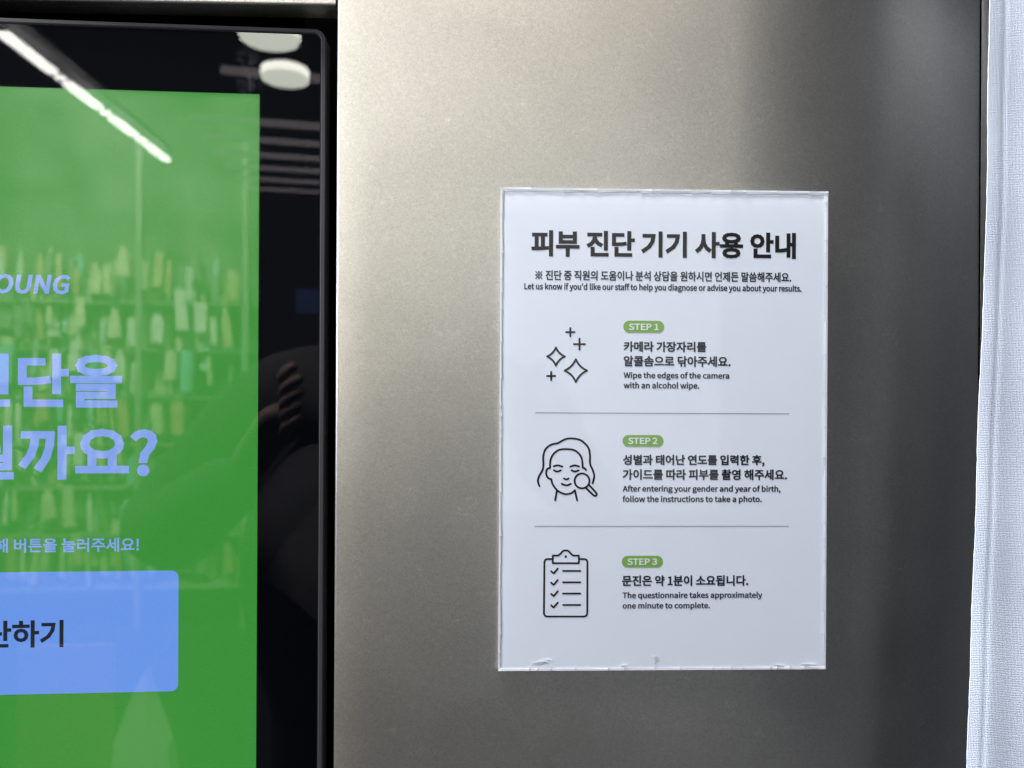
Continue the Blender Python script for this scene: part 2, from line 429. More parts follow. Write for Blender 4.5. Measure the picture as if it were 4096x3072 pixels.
# panel above the screen recess, its lower edge rolled back
uT = uL - 0.0011
vT = WALL.hit(1300, 20)[1]
pr = [(0.018, 0.0)] + [(r - r * math.cos(math.radians(a)), r - r * math.sin(math.radians(a))) for a in (90, 75, 60, 45, 30, 15, 0)]
vs, fs, uv = [], [], []
zs = [1.40 + vT]
cols = [(0.018, 0.0)] + [(r - r * math.sin(math.radians(a)), r - r * math.cos(math.radians(a))) for a in (0, 15, 30, 45, 60, 75, 90)] + [(0.0, 0.42 - vT)]
for xx in (-0.75, uT):
    for (yy, zz) in cols: vs.append((xx, yy, 1.40 + vT + zz)); uv.append((xx + 3, 1.4 + vT + zz - yy))
m_ = len(cols)
for i in range(m_ - 1): fs.append((i, m_ + i, m_ + i + 1, i + 1))
# side return at the seam
k = len(vs); vs += [(uT, 0.0, ZT), (uT, 0.018, ZT), (uT, 0.018, 1.40 + vT), (uT, 0.0016, 1.40 + vT)]; uv += [(0, 0), (0.01, 0), (0.01, 0.1), (0, 0.1)]
fs.append((k, k + 1, k + 2, k + 3))
top = mk('top_panel', vs, fs, STEEL, cab, smooth=False, uvs=uv)
# black recess lining behind the monitor and in the seams
bm = bmesh.new()
addbox(bm, (-0.42, 0.055, 1.30), (0.40, 0, 0), (0, 0.004, 0), (0, 0, 0.52))
addbox(bm, (uL + 0.0085, 0.036, 1.30), (0.004, 0, 0), (0, 0.014, 0), (0, 0, 0.52))
addbox(bm, (-0.46, 0.034, 1.40 + vT + 0.010), (0.33, 0, 0), (0, 0.0145, 0), (0, 0, 0.004))
bmobj('recess_lining', bm, M_black, cab)
bm = bmesh.new(); q = V((xe, ye)) + tang * 0.004 + nrm * 0.0055
addbox(bm, (q.x, q.y, (ZT + ZB) / 2), (tang.x * 0.012, tang.y * 0.012, 0), (nrm.x * 0.002, nrm.y * 0.002, 0), (0, 0, (ZT - ZB) / 2))
bmobj('seam_backing', bm, M_black, cab)
# strip of side cladding beyond the seam
s0 = V((xe, ye)) + tang * 0.0044
sp = [tuple(s0 + nrm * 0.0012), tuple(s0 + tang * 0.0006 + nrm * 0.0003)]
for kk in range(1, 9): q = s0 + tang * (0.0012 + 0.010 * kk) + nrm * (0.0003 * kk * kk); sp.append((q.x, q.y))
extrude_profile('side_panel', sp, ZB, ZT, STEEL, cab)

# ------------------------------------------------------------------ the monitor
g0 = SCR.hit(1018, 1536)
mon = thing('touch_monitor', tuple(SCR.at(-0.19, -0.36, -0.01)), 'black-framed touch monitor with a bright green screen, set in the cabinet', 'monitor')
bR = SCR.hit(1297, 1536)[0]; bT = SCR.hit(800, 98)[1]
gR = SCR.hit(1277, 1536)[0]; gT = SCR.hit(800, 117)[1]
bL, bB, gL, gB = bR - 0.42, bT - 0.75, gR - 0.415, gT - 0.745
wd = bR - gR; ht = bT - gT
loops = [(rounded(bL, bB, bR, bT, 0.0075), -0.016), (rounded(bL, bB, bR, bT, 0.0075), -0.0008),
         (rounded(bL + .0005, bB + .0005, bR - .0005, bT - .0005, 0.007), 0.0),
         (rounded(gL - .0006, gB - .0006, gR + .0006, gT + .0006, 0.0052), 0.0),
         (rounded(gL - .0001, gB - .0001, gR + .0001, gT + .0001, 0.0048), -0.0004), (rounded(gL - .0001, gB - .0001, gR + .0001, gT + .0001, 0.0048), -0.003)]
vs, fs = frame_ring(SCR, loops); mk('bezel', vs, fs, M_bezel, mon)
vs, fs = frame_ring(SCR, [(rounded(gL - .0001, gB - .0001, gR + .0001, gT + .0001, .0048), -0.0006), (rounded(gL + .0006, gB + .0006, gR - .0006, gT - .0006, .0044), -0.0005)])
mk('gasket', vs, fs, M_gasket, mon)
bmobj('rear_housing', slab(SCR, bL + .004, bB + .004, bR - .004, bT - .004, -0.030, -0.0105), M_black, mon)
sm = [(tuple(SCR.at(*SCR.hit(985, 235))), 0.009), (tuple(SCR.at(*SCR.hit(1000, 330))), 0.010), (tuple(SCR.at(*SCR.hit(985, 400))), 0.006), (tuple(SCR.at(*SCR.hit(600, 600))), 0.02)]
M_glass = clear('cover_glass', 1.58, 0.012, smudge=sm)
glass = flat('cover_glass', SCR, rounded(gL, gB, gR, gT, 0.0047), -0.0007, M_glass, mon)
flat('black_border', SCR, rounded(gL, gB, gR, gT, 0.0047), -0.0036, M_bezel_in, mon)
aR = SCR.hit(1027, 1500)[0]; aT = SCR.hit(518, 354)[1]
disp = flat('display', SCR, [(gL + .012, gB + .03), (aR, gB + .03), (aR, aT), (gL + .012, aT)], -0.0033, M_green, mon)
disp['label'] = 'bright green lit area of the screen'
hh = -0.0032
lettering('logo_lettering', SCR, hh, 'OLIVE YOUNG', (49, 1095, 272, 1174), M_bluewhite, disp, 0.045, font=True, shear=0.14, part='UNG')
lettering('headline_lettering', SCR, hh, '진단을', (60, 1415, 479, 1631), M_bluewhite, disp, 0.036, part='단을')
lettering('headline_lettering', SCR, hh, '릴까요?', (61, 1704, 623, 1922), M_bluewhite, disp, 0.036, part='까요?')
lettering('instruction_lettering', SCR, hh, '해 버튼을 눌러주세요!', (44, 2156, 548, 2213), M_bluewhite, disp, 0.022, part='버튼을 눌러주세요!')
b1 = SCR.hit(706, 2530); b2 = SCR.hit(400, 2290); b3 = SCR.hit(400, 2779)
btn = flat('start_button', SCR, rounded(b1[0] - 0.26, b3[1], b1[0], b2[1], 0.0045), hh, M_button, disp)
lettering('button_lettering', SCR, hh + .0001, '진단하기', (37, 2487, 244, 2597), M_dtext, disp, 0.03, part='하기')

# ------------------------------------------------------------------ the acrylic notice
P0 = Plane((0, -0.0008, 1.40), 0.0)
FR = Plane((0, -0.0036, 1.40), 0.0)
def rect_of(pl, l, t, r_, b):
    return pl.hit(l, 1700)[0], pl.hit(2650, b)[1], pl.hit(r_, 1700)[0], pl.hit(2650, t)[1]
u0, v0, u1, v1 = rect_of(FR, 1998, 756, 3310, 2682)
sign = thing('instruction_sign', (float((u0 + u1) / 2), -0.0008, 1.40 + v0), 'white printed instruction notice in a clear acrylic sleeve stuck on the steel panel', 'sign')
PP = Plane((0, -0.0022, 1.40), 0.0)
flat('printed_sheet', PP, [(u0 + .0012, v0 + .0012), (u1 - .0012, v0 + .0012), (u1 - .0012, v1 - .0012), (u0 + .0012, v1 - .0012)], 0, M_paper, sign)
sheet = [c for c in sign.children if c.name.startswith('printed_sheet')][0]
back = bmobj('back_plate', slab(P0, u0, v0, u1, v1, 0.0, 0.0012), M_rim_m, sign)
fr = flat('acrylic_sheet', FR, [(u0, v0), (u1, v0), (u1, v1), (u0, v1)], 0.0, M_acryl, sign)
# cut edges of the sleeve: side faces and the uneven bonded margin seen through the front
rnd = random.Random(21)
def margin(side):
    vs, fs, mi = [], [], []
    horiz = side in ('top', 'bottom'); L0, L1 = (u0, u1) if horiz else (v0, v1)
    edge = {'top': v1, 'bottom': v0, 'left': u0, 'right': u1}[side]; sg = {'top': -1, 'bottom': 1, 'left': 1, 'right': -1}[side]
    wid = {'top': .0024, 'bottom': .0021, 'left': .0014, 'right': .0024}[side]
    def P(a, off, h):
        q = (a, edge + sg * off) if horiz else (edge + sg * off, a); return PP.at(q[0], q[1], h)
    a = L0
    while a < L1 - 1e-5:
        b = min(L1, a + rnd.uniform(.004, .022) * (1 if horiz else 1.2))
        if L1 - b < .003: b = L1
        lift = rnd.uniform(.0002, .0013); w1 = wid * rnd.uniform(.75, 1.15); w2 = wid * rnd.uniform(.75, 1.15)
        chip = rnd.choice((0, 0, 2) if side != 'top' else (0, 1, 2)); n = max(2, int((b - a) / .002))
        for k in range(n):
            p, q = a + (b - a) * k / n, a + (b - a) * (k + 1) / n
            f0, f1 = k / n, (k + 1) / n
            wa, wb = w1 + (w2 - w1) * f0, w1 + (w2 - w1) * f1
            if k == 0: wa *= 1.35
            la, lb = .00015 + lift * f0 ** 3, .00015 + lift * f1 ** 3
            z = len(vs)
            vs += [P(p, 0.0, .00062 + la * .3), P(q, 0.0, .00062 + lb * .3), P(q, wid * .45, .00055 + lb * .35), P(p, wid * .45, .00055 + la * .35), P(q, wb, .00045 + lb * .2), P(p, wa, .00045 + la * .2)]
            fs += [(z, z + 1, z + 2, z + 3), (z + 3, z + 2, z + 4, z + 5)]
            tone = chip
            mi += [(0 if side != 'top' else (0 if (int(a * 700) % 2) else 1)), tone if side != 'right' else chip]
        # thin grey gap at the chip where the next bonded stretch begins
        z = len(vs); g = rnd.uniform(.0003, .0007)
        vs += [P(b - g, 0.0, .00095), P(b, 0.0, .00095), P(b, wid * 1.15, .0009), P(b - g * .4, wid * 1.1, .0009)]
        fs.append((z, z + 1, z + 2, z + 3)); mi.append(1)
        a = b
    z = len(vs); o1, o2 = wid * .42, wid * .42 + .00022          # the line where the two layers meet
    vs += [P(L0 + .001, o1, .00105), P(L1 - .001, o1, .00105), P(L1 - .001, o2, .00105), P(L0 + .001, o2, .00105)]
    fs.append((z, z + 1, z + 2, z + 3)); mi.append(1)
    o = mk('bonded_margin', vs, fs, None, sign, mats=[M_rim_w, M_rim_g, M_rim_m], mi=mi)
    return o
for s in ('top', 'bottom', 'left', 'right'): margin(s)
vs, fs = frame_ring(PP, [([(u0, v0), (u1, v0), (u1, v1), (u0, v1)], -.0014), ([(u0, v0), (u1, v0), (u1, v1), (u0, v1)], .0006)])
mk('cut_edge', vs, fs, M_rim_m, sign)
# bits of torn film caught along the bottom
for (cx, cy, wdt, hgt_, tilt) in ((2160, 2652, 66, 16, 10), (2190, 2640, 30, 7, -5), (2615, 2636, 12, 36, 20), (3115, 2662, 42, 8, -3), (3235, 2658, 70, 7, 0), (2495, 2662, 30, 6, 8)):
    vs = []; uu, vv = PP.hit(cx, cy); a_, b_ = wdt / 2 * .00016, hgt_ / 2 * .00016; c_, s_ = math.cos(math.radians(tilt)), math.sin(math.radians(tilt))
    for (i, j, h_) in ((-1, -.6, .0003), (-.2, -1, .0006), (1, -.2, .0012), (.7, .8, .0016), (-.3, 1, .0010), (-.9, .5, .0005)):
        vs.append(PP.at(uu + i * a_ * c_ - j * b_ * s_, vv + i * a_ * s_ + j * b_ * c_, h_))
    mk('torn_film', vs, [tuple(range(6))], M_rim_w, sign)

ih = 0.00012
T = lambda name, body, box, mat=M_inkn, bold=.03, **k: lettering(name, PP, ih, body, box, mat, sheet, bold, **k)
T('title_lettering', '피부 진단 기기 사용 안내', (2125, 926, 3183, 1031), M_inkb, .038)
T('korean_lettering', '※ 진단 중 직원의 도움이나 분석 상담을 원하시면 언제든 말씀해주세요.', (2141, 1085, 3165, 1125), bold=.028)
T('english_lettering', "Let us know if you'd like our staff to help you diagnose or advise you about your results.", (2097, 1135, 3206, 1170), bold=.030)
for (bl, bt, br, bb, tl, tt, tr, tb, s) in ((2493, 1283, 2656, 1331, 2515, 1294, 2635, 1321, 'STEP 1'), (2490, 1740, 2653, 1787, 2512, 1750, 2630, 1777, 'STEP 2'), (2487, 2223, 2651, 2270, 2509, 2233, 2629, 2260, 'STEP 3')):
    a_ = PP.hit(bl, (bt + bb) / 2)[0]; c_ = PP.hit(br, (bt + bb) / 2)[0]; d_ = PP.hit((bl + br) / 2, bt)[1]; e_ = PP.hit((bl + br) / 2, bb)[1]
    flat('step_badge', PP, rounded(a_, e_, c_, d_, (d_ - e_) / 2 * .98), ih, M_leaf, sheet)
    lettering('badge_lettering', PP, ih + .0001, s, (tl, tt, tr, tb), M_badge_t, sheet, .045)
T('korean_lettering', '카메라 가장자리를', (2494, 1366, 2825, 1408), bold=.036)
T('korean_lettering', '알콜솜으로 닦아주세요.', (2494, 1424, 2922, 1467), bold=.034)
T('english_lettering', 'Wipe the edges of the camera', (2494, 1488, 2917, 1521), bold=.030)
T('english_lettering', 'with an alcohol wipe.', (2494, 1528, 2797, 1561), bold=.030)
T('korean_lettering', '성별과 태어난 연도를 입력한 후,', (2491, 1819, 3058, 1866), bold=.034)
T('korean_lettering', '가이드를 따라 피부를 촬영 해주세요.', (2490, 1877, 3148, 1920), bold=.034)
T('english_lettering', 'After entering your gender and year of birth,', (2490, 1941, 3122, 1974), bold=.030)
T('english_lettering', 'follow the instructions to take a photo.', (2490, 1982, 3047, 2015), bold=.030)
T('korean_lettering', '문진은 약 1분이 소요됩니다.', (2488, 2301, 2993, 2344), bold=.036)
T('english_lettering', 'The questionnaire takes approximately', (2490, 2367, 3049, 2399), bold=.030)
T('english_lettering', 'one minute to complete.', (2490, 2409, 2840, 2440), bold=.030)
def divider(l, r_, y):
    a_ = PP.hit(l, y); c_ = PP.hit(r_, y); flat('divider_line', PP, [(a_[0], a_[1] - .00022), (c_[0], a_[1] - .00022), (c_[0], a_[1] + .00022), (a_[0], a_[1] + .00022)], ih, M_inkg, sheet)
divider(2141, 3156, 1651); divider(2138, 3155, 2105)
# sparkles
def plus(cx, cy, a_): return [[(cx - a_, cy), (cx + a_, cy)], [(cx, cy - a_), (cx, cy + a_)]]
def star(cx, cy, a_, b_):
    out = []
    for (sx, sy, ex, ey) in ((0, -b_, a_, 0), (a_, 0, 0, b_), (0, b_, -a_, 0), (-a_, 0, 0, -b_)):
        for k in range(8):
            t = k / 8; qx, qy = (sx + ex) * .30, (sy + ey) * .30
            out.append((cx + (1 - t) ** 2 * sx + 2 * t * (1 - t) * qx + t * t * ex, cy + (1 - t) ** 2 * sy + 2 * t * (1 - t) * qy + t * t * ey))
    return out + [out[0]]
line_art('sparkle_icon', PP, ih, (1950, 700), plus(523, 993, 26) + plus(581, 1069, 35) + plus(402, 1270, 26) + [star(432, 1147, 56, 57), star(558, 1236, 71, 72)], 12, M_inkb, sheet)
Sm = smooth_line
circ = [(597 + 47 * math.cos(2 * math.pi * k / 28), 353 + 47 * math.sin(2 * math.pi * k / 28)) for k in range(29)]
line_art('face_icon', PP, ih, (1950, 1700), [
    Sm([(328, 386), (318, 355), (325, 325), (347, 285), (353, 250), (352, 200), (365, 155), (400, 125), (445, 115)]),
    Sm([(445, 115), (490, 90), (535, 85), (590, 97), (635, 140), (647, 190), (648, 245), (665, 285), (674, 320), (670, 345), (664, 368)]),
    Sm([(395, 270), (397, 225), (415, 185), (450, 158), (498, 152), (550, 160), (585, 190), (598, 225), (601, 270)]), Sm([(601, 270), (613, 273), (622, 284)]),
    Sm([(395, 270), (378, 278), (370, 300), (376, 325), (388, 338), (403, 342)]), Sm([(403, 342), (412, 375), (440, 412), (470, 430), (498, 437), (530, 430), (552, 412)]),
    [(438, 415), (427, 476)], [(552, 412), (566, 476)], Sm([(418, 260), (445, 255), (473, 263)]), Sm([(523, 263), (550, 255), (578, 262)]),
    Sm([(419, 286), (440, 294), (463, 286)]), Sm([(532, 286), (552, 294), (575, 286)]), Sm([(483, 338), (498, 344), (512, 338)]), Sm([(469, 372), (498, 381), (526, 372)]),
    circ, Sm([(621, 396), (650, 425), (672, 445), (683, 447), (690, 438), (686, 428), (665, 404), (640, 378)])], 12, M_inkb, sheet)
rows = (922, 994, 1065, 1137)
ln = [[(404, 847), (376, 847), (364, 852), (359, 864), (356, 1190), (361, 1204), (374, 1210), (612, 1210), (625, 1204), (630, 1190), (631, 864), (626, 852), (614, 847), (586, 847)],
      [(412, 873), (412, 825), (446, 825)] + Sm([(446, 825), (462, 812), (476, 797), (494, 792), (512, 797), (526, 812), (542, 825)]) + [(577, 825), (577, 873), (412, 873)]]
for y_ in rows: ln += [[(402, y_ + 2), (418, y_ + 16), (444, y_ - 15)], [(477, y_), (586, y_)]]
line_art('clipboard_icon', PP, ih, (1950, 1700), ln, 11.5, M_inkb, sheet, extra=[disc((494, 831), 8, 12)])

# ------------------------------------------------------------------ white curtain on the right
def cloth_mat():
    m, nt, b, _ = node_mat('white_linen'); L = nt.links.new
    b.inputs['Roughness'].default_value = 0.9; b.inputs['Specular IOR Level'].default_value = 0.1
    uv = N(nt, 'ShaderNodeUVMap')
    def wave(dirn, sc, dist):
        n = N(nt, 'ShaderNodeTexWave', wave_type='BANDS', bands_direction=dirn); n.inputs['Scale'].default_value = sc; n.inputs['Distortion'].default_value = dist
        n.inputs['Detail'].default_value = 3; n.inputs['Detail Scale'].default_value = 1.5; L(uv.outputs[0], n.inputs['Vector']); return n.outputs['Fac']
    a = wave('X', 270, 5.0); c = wave('Y', 290, 5.0)
    mp = N(nt, 'ShaderNodeMapping'); mp.inputs['Scale'].default_value = (900, 30, 1); L(uv.outputs[0], mp.inputs[0])
    n1 = N(nt, 'ShaderNodeTexNoise'); n1.inputs['Scale'].default_value = 1; L(mp.outputs[0], n1.inputs['Vector'])
    mp2 = N(nt, 'ShaderNodeMapping'); mp2.inputs['Scale'].default_value = (30, 900, 1); L(uv.outputs[0], mp2.inputs[0])
    n2 = N(nt, 'ShaderNodeTexNoise'); n2.inputs['Scale'].default_value = 1; L(mp2.outputs[0], n2.inputs['Vector'])
    def add(p, q):
        x = N(nt, 'ShaderNodeMath', operation='ADD'); L(p, x.inputs[0]); L(q, x.inputs[1]); return x.outputs[0]
    s = add(add(a, c), add(n1.outputs['Fac'], n2.outputs['Fac']))
    r_ = N(nt, 'ShaderNodeMapRange'); r_.inputs[1].default_value = 0.8; r_.inputs[2].default_value = 3.0; r_.inputs[3].default_value = .94; r_.inputs[4].default_value = 1.03; L(s, r_.inputs[0])
    x = N(nt, 'ShaderNodeVectorMath', operation='SCALE'); x.inputs[0].default_value = (.70, .775, .92); L(r_.outputs[0], x.inputs['Scale']); L(x.outputs[0], b.inputs['Base Color'])
    bp = N(nt, 'ShaderNodeBump'); bp.inputs['Strength'].default_value = .28; bp.inputs['Distance'].default_value = .00025; L(s, bp.inputs['Height']); L(bp.outputs[0], b.inputs['Normal'])
    return m
M_cloth = cloth_mat()
CU = Plane((0, -0.012, 1.40), 0.0)
edge_px = [(-400, 3962), (0, 3955), (300, 3951), (600, 3948), (900, 3942), (1200, 3932), (1500, 3919), (1800, 3909), (2100, 3900), (2400, 3889), (2700, 3880), (3072, 3869), (3700, 3850)]
def edge_at(y_):
    for (a_, b_), (c_, d_) in zip(edge_px, edge_px[1:]):
        if a_ <= y_ <= c_: return b_ + (d_ - b_) * (y_ - a_) / (c_ - a_)
    return edge_px[-1][1]
vs, fs, uv = [], [], []; NX, NZ = 70, 130
for j in range(NZ + 1):
    py = -380 + (3680 + 380) * j / NZ
    ue, ve = CU.hit(edge_at(py), py)
    for i in range(NX + 1):
        s = (i / NX) ** 1.5 * .22
        ph = ve * 1.2
        fold = .0011 * math.sin(s * 48 + ph) + .0005 * math.sin(s * 131 + ve * 5 + 1.0) - .00035 * math.exp(-((s - .0125 - ve * .003) / .0016) ** 2) + .0003 * math.sin(ve * 60 + s * 40)
        jit = .00018 * math.sin(ve * 900 + 2 * math.sin(ve * 331)) * math.exp(-s / .002)
        bulge = .055 * (.2 - ve) ** 2; vs.append(CU.at((ue + s * .86 + jit) * (1 - bulge / .48), ve, fold - s * .10 + bulge)); uv.append((s, ve))
for j in range(NZ):
    for i in range(NX):
        a_ = j * (NX + 1) + i; fs.append((a_, a_ + NX + 1, a_ + NX + 2, a_ + 1))
nf = len(vs); W_ = NX + 1
vs += [v + V((0, .00035, 0)) for v in vs]; uv += uv
back_f = [tuple(k + nf for k in f[::-1]) for f in fs]
rim = []
for j in range(NZ):
    a_, b_ = j * W_, (j + 1) * W_; k = len(vs)
    vs += [vs[a_], vs[b_], vs[b_ + nf], vs[a_ + nf]]; uv += [uv[a_], uv[b_], uv[b_], uv[a_]]; rim.append((k, k + 1, k + 2, k + 3))
cur = mk('curtain', vs, fs + back_f + rim, M_cloth, None, smooth=True, uvs=uv)
props(cur, 'white woven linen curtain hanging along the right edge of the steel cabinet', 'curtain')

# ------------------------------------------------------------------ what the screen glass reflects: the shop behind the camera
M_tube = emis('lamp_tube', (1.0, 0.97, 0.92), 26)
M_disc = emis('lamp_face', (1.0, 1.0, 0.90), 22)
M_side = emis('lamp_side', (0.93, 0.97, 0.84), 13)
M_slat_glow = emis('glowing_slat', (0.95, 0.84, 0.88), 1.45)  # added glow for slats that only catch light
M_fix = pbr('fixture_grey', (.10, .10, .11), .5)
def bar(bm, p, q, wdt, hgt_):
    d = q - p; s_ = d.cross(V((0, 0, 1))).normalized(); u_ = s_.cross(d).normalized()
    addbox(bm, (p + q) / 2, d / 2, s_ * wdt / 2, u_ * hgt_ / 2)
A, B = inroom(-330, -130, 1.88), inroom(668, 640, 3.5)
A.z = B.z = (A.z + B.z) / 2
strip = thing('ceiling_strip_light', tuple((A + B) / 2), 'long white tube light seen as a diagonal reflection in the screen', 'light')
bm = bmesh.new(); bar(bm, A + V((0, 0, .05)), B + V((0, 0, .05)), .05, .03); bmobj('housing', bm, M_fix, strip)
cuts = [0, .208, .218, .412, .420, .438, .446, .607, .615, .648, .656, .804, .812, .852, .860, 1.0]
for k in range(0, len(cuts) - 1, 2):
    bm = bmesh.new(); bar(bm, A.lerp(B, cuts[k]), A.lerp(B, cuts[k + 1] - (.022 if cuts[k + 1] < 1 else 0)), .034, .015); bmobj('tube', bm, M_tube, strip)
for (px, py, t, rad, lab) in ((1078, 150, 2.28, .088, 'larger round ceiling lamp reflected at the top corner of the screen'), (1140, 312, 2.52, .077, 'smaller round ceiling lamp reflected just below the larger one')):
    c = inroom(px, py, t); lamp = thing('round_ceiling_lamp', tuple(c), lab, 'light', 'round lamps reflected in the screen')
    for (nm, z0, z1, r_, mt) in (('lit_ring', .028, .001, rad, M_disc), ('diffuser', 0.0, -.006, rad * .97, M_side)):
        bm = bmesh.new(); bmesh.ops.create_cone(bm, cap_ends=True, segments=36, radius1=r_, radius2=r_, depth=abs(z1 - z0), matrix=Matrix.Translation(c + V((0, 0, (z0 + z1) / 2)))); bmobj(nm, bm, mt, lamp)
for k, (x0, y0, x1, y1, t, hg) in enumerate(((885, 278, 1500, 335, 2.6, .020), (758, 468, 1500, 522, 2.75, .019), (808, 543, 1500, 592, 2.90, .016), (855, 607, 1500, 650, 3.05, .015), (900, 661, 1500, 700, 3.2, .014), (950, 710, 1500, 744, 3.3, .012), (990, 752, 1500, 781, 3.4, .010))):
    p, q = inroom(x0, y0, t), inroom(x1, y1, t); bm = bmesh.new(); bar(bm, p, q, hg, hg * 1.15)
    o = bmobj('glowing_baffle', bm, M_slat_glow)  # ceiling baffle, no lamp itself; its glow is added
    props(o, ('uppermost', 'second', 'third', 'fourth', 'fifth', 'sixth', 'lowest')[k] + ' of the slim ceiling baffles with added glow reflected on the right of the screen', 'light', 'glowing baffles reflected in the screen')
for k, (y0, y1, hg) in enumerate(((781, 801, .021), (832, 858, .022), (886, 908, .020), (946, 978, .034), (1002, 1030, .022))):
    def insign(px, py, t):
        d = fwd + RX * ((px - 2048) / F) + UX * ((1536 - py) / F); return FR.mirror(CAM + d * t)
    p, q = insign(1985, y0, 3.3), insign(2420 + 60 * (k % 2), y0 + (y1 - y0) * .8, 3.3); bm = bmesh.new(); bar(bm, p, q, hg, hg * 1.1)  # bars added to put pale bands on the notice
    props(bmobj('added_glow_bar', bm, M_slat_glow), ('uppermost', 'second', 'third', 'fourth', 'lowest')[k] + ' of the glowing bars added for the pale bands mirrored across the top left of the white notice', 'light', 'pale bands mirrored in the notice')
M_post = pbr('post_grey', (.12, .12, .13), .5)
bm = bmesh.new(); p = inroom(1135, 430, 3.0); q = inroom(1145, 1130, 3.0); bar(bm, p, V((p.x, p.y, q.z)), .035, .035)
props(bmobj('support_post', bm, M_post), 'thin grey post reflected in the black border of the screen', 'post')

# shelving with goods, lit from above
SH = V(inroom(350, 1536, 3.9)); M_shelf = pbr('shelf_grey', (.24, .25, .20), .6); M_wallb = pbr('shelf_back', (.15, .165, .135), .8, noise=.5, nscale=4)
shelf = thing('display_shelf', (SH.x, SH.y - .2, .35), 'tall shop shelf full of small goods, reflected faintly in the green screen', 'shelf')
xl, xr = inroom(-500, 1536, 3.9).x, inroom(975, 1536, 3.9).x; xl, xr = min(xl, xr), max(xl, xr); yb = SH.y - .25
bm = bmesh.new(); addbox(bm, ((xl + xr) / 2, yb, 1.5), ((xr - xl) / 2, 0, 0), (0, .02, 0), (0, 0, 1.46)); bmobj('back_panel', bm, M_wallb, shelf)
lv = [.35, .62, .86, 1.08, 1.32, 1.56, 1.80, 2.02]
for z in lv[:-1]:
    bm = bmesh.new(); addbox(bm, ((xl + xr) / 2, yb + .15, z), ((xr - xl) / 2, 0, 0), (0, .13, 0), (0, 0, .004)); bmobj('shelf_board', bm, M_shelf, shelf)
for fx in (0, .33, .72, 1.0):
    bm = bmesh.new(); xx = xl + (xr - xl) * fx; addbox(bm, (xx, yb + .30, 1.4), (.015, 0, 0), (0, .015, 0), (0, 0, 1.25)); bmobj('upright', bm, M_shelf, shelf)
rg = random.Random(5); vs, fs, mi = [], [], []
GM = [pbr('pack_%s' % n, c, .5) for n, c in (('cream', (.62, .58, .42)), ('white', (.75, .75, .68)), ('sand', (.45, .36, .22)), ('teal', (.22, .44, .42)), ('rust', (.46, .30, .18)), ('dark', (.20, .20, .18)), ('pale_blue', (.42, .52, .56)))]
for zi, z in enumerate(lv[:-1]):
  for layer in (0, 1, 2):
    x = xl + .03 + layer * .013; top_ = lv[zi + 1] - z - .03
    while x < xr - .05:
        wdt = rg.choice((rg.uniform(.015, .04), rg.uniform(.03, .09))); h_ = rg.uniform(.6, 1.0) * top_; g = rg.random()
        fx = (x - xl) / (xr - xl)
        if rg.random() < ((.97, .85, .7)[layer] if fx < .72 else .4):
            z0_ = z + .012 + rg.uniform(0, .13) * (layer > 0); dy = yb + .10 + layer * .08 + rg.uniform(-.02, .03); k = len(vs); sides = rg.choice((4, 4, 8)); r_ = wdt / 2 * .95; nk = rg.choice((.55, 1, 1)); lean = rg.uniform(-.10, .10) * (layer > 0); tap = rg.uniform(.75, 1.15)
            for (zz, rr) in ((0, r_), (h_ * .72, r_ * tap), (h_ * .8, r_ * tap * nk), (h_, r_ * tap * nk)):
                for s_ in range(sides):
                    a_ = 2 * math.pi * s_ / sides + .6; vs.append((x + wdt / 2 + lean * zz + rr * math.cos(a_), dy + rr * math.sin(a_), z0_ + zz))
            mm = rg.choices(range(7), (6, 4, 4, 1.2, 1.2, 3, 1.2))[0]
            for l_ in range(3):
                for s_ in range(sides): fs.append((k + l_ * sides + s_, k + l_ * sides + (s_ + 1) % sides, k + (l_ + 1) * sides + (s_ + 1) % sides, k + (l_ + 1) * sides + s_)); mi.append(mm)
            fs.append(tuple(k + 3 * sides + s_ for s_ in range(sides))); mi.append(mm)
        x += wdt + rg.uniform(.001, .012)
mk('shelf_goods', vs, fs, None, None, mats=GM, mi=mi)
props(bpy.data.objects['shelf_goods'], 'crowded bottles and jars standing on the reflected shop shelf', 'goods', kind='stuff')
p = inroom(265, 2900, 2.4)
bm = bmesh.new(); addbox(bm, (p.x, p.y, p.z - .30 + .20), (.145, 0, 0), (0, .006, 0), (0, 0, .35))
props(bmobj('wooden_counter', bm, pbr('counter_wood', (.30, .17, .09), .5, noise=.2), bevel=.002), 'brown upright counter panel reflected at the bottom left of the screen', 'counter')
p = [inroom(x_, y_, 1.7) for x_, y_ in ((572, 2690), (595, 2800), (640, 2925), (665, 2990), (720, 3300), (420, 3300), (455, 2960), (520, 2800))]
vs = [q for q in p] + [q + V((0, -.05, 0)) for q in p]; n_ = len(p)
fs = [tuple(range(n_)), tuple(range(2 * n_ - 1, n_ - 1, -1))] + [(i, i + n_, (i + 1) % n_ + n_, (i + 1) % n_) for i in range(n_)]
props(mk('folded_cloth', vs, fs, pbr('cream_cloth', (.75, .70, .60), .8, noise=.1)), 'pale pointed fold of cloth reflected low in the green screen', 'cloth')
p = [inroom(x_, y_, 1.15) for x_, y_ in ((1045, 2320), (1120, 2190), (1290, 1990), (1420, 1990), (1420, 2480), (1260, 2480), (1150, 2380))]
vs = [q for q in p] + [q + V((0, -.05, 0)) for q in p]; n_ = len(p)
fs = [tuple(range(n_)), tuple(range(2 * n_ - 1, n_ - 1, -1))] + [(i, i + n_, (i + 1) % n_ + n_, (i + 1) % n_) for i in range(n_)]
props(mk('shoulder_bag', vs, fs, pbr('grey_canvas', (.13, .12, .13), .8, noise=.15)), 'grey bag reflected in the black border beside the green screen', 'bag')
bm = bmesh.new(); p = inroom(1232, 1205, 3.2); addbox(bm, p, (.048, 0, 0), (0, .01, 0), (0, 0, .05))
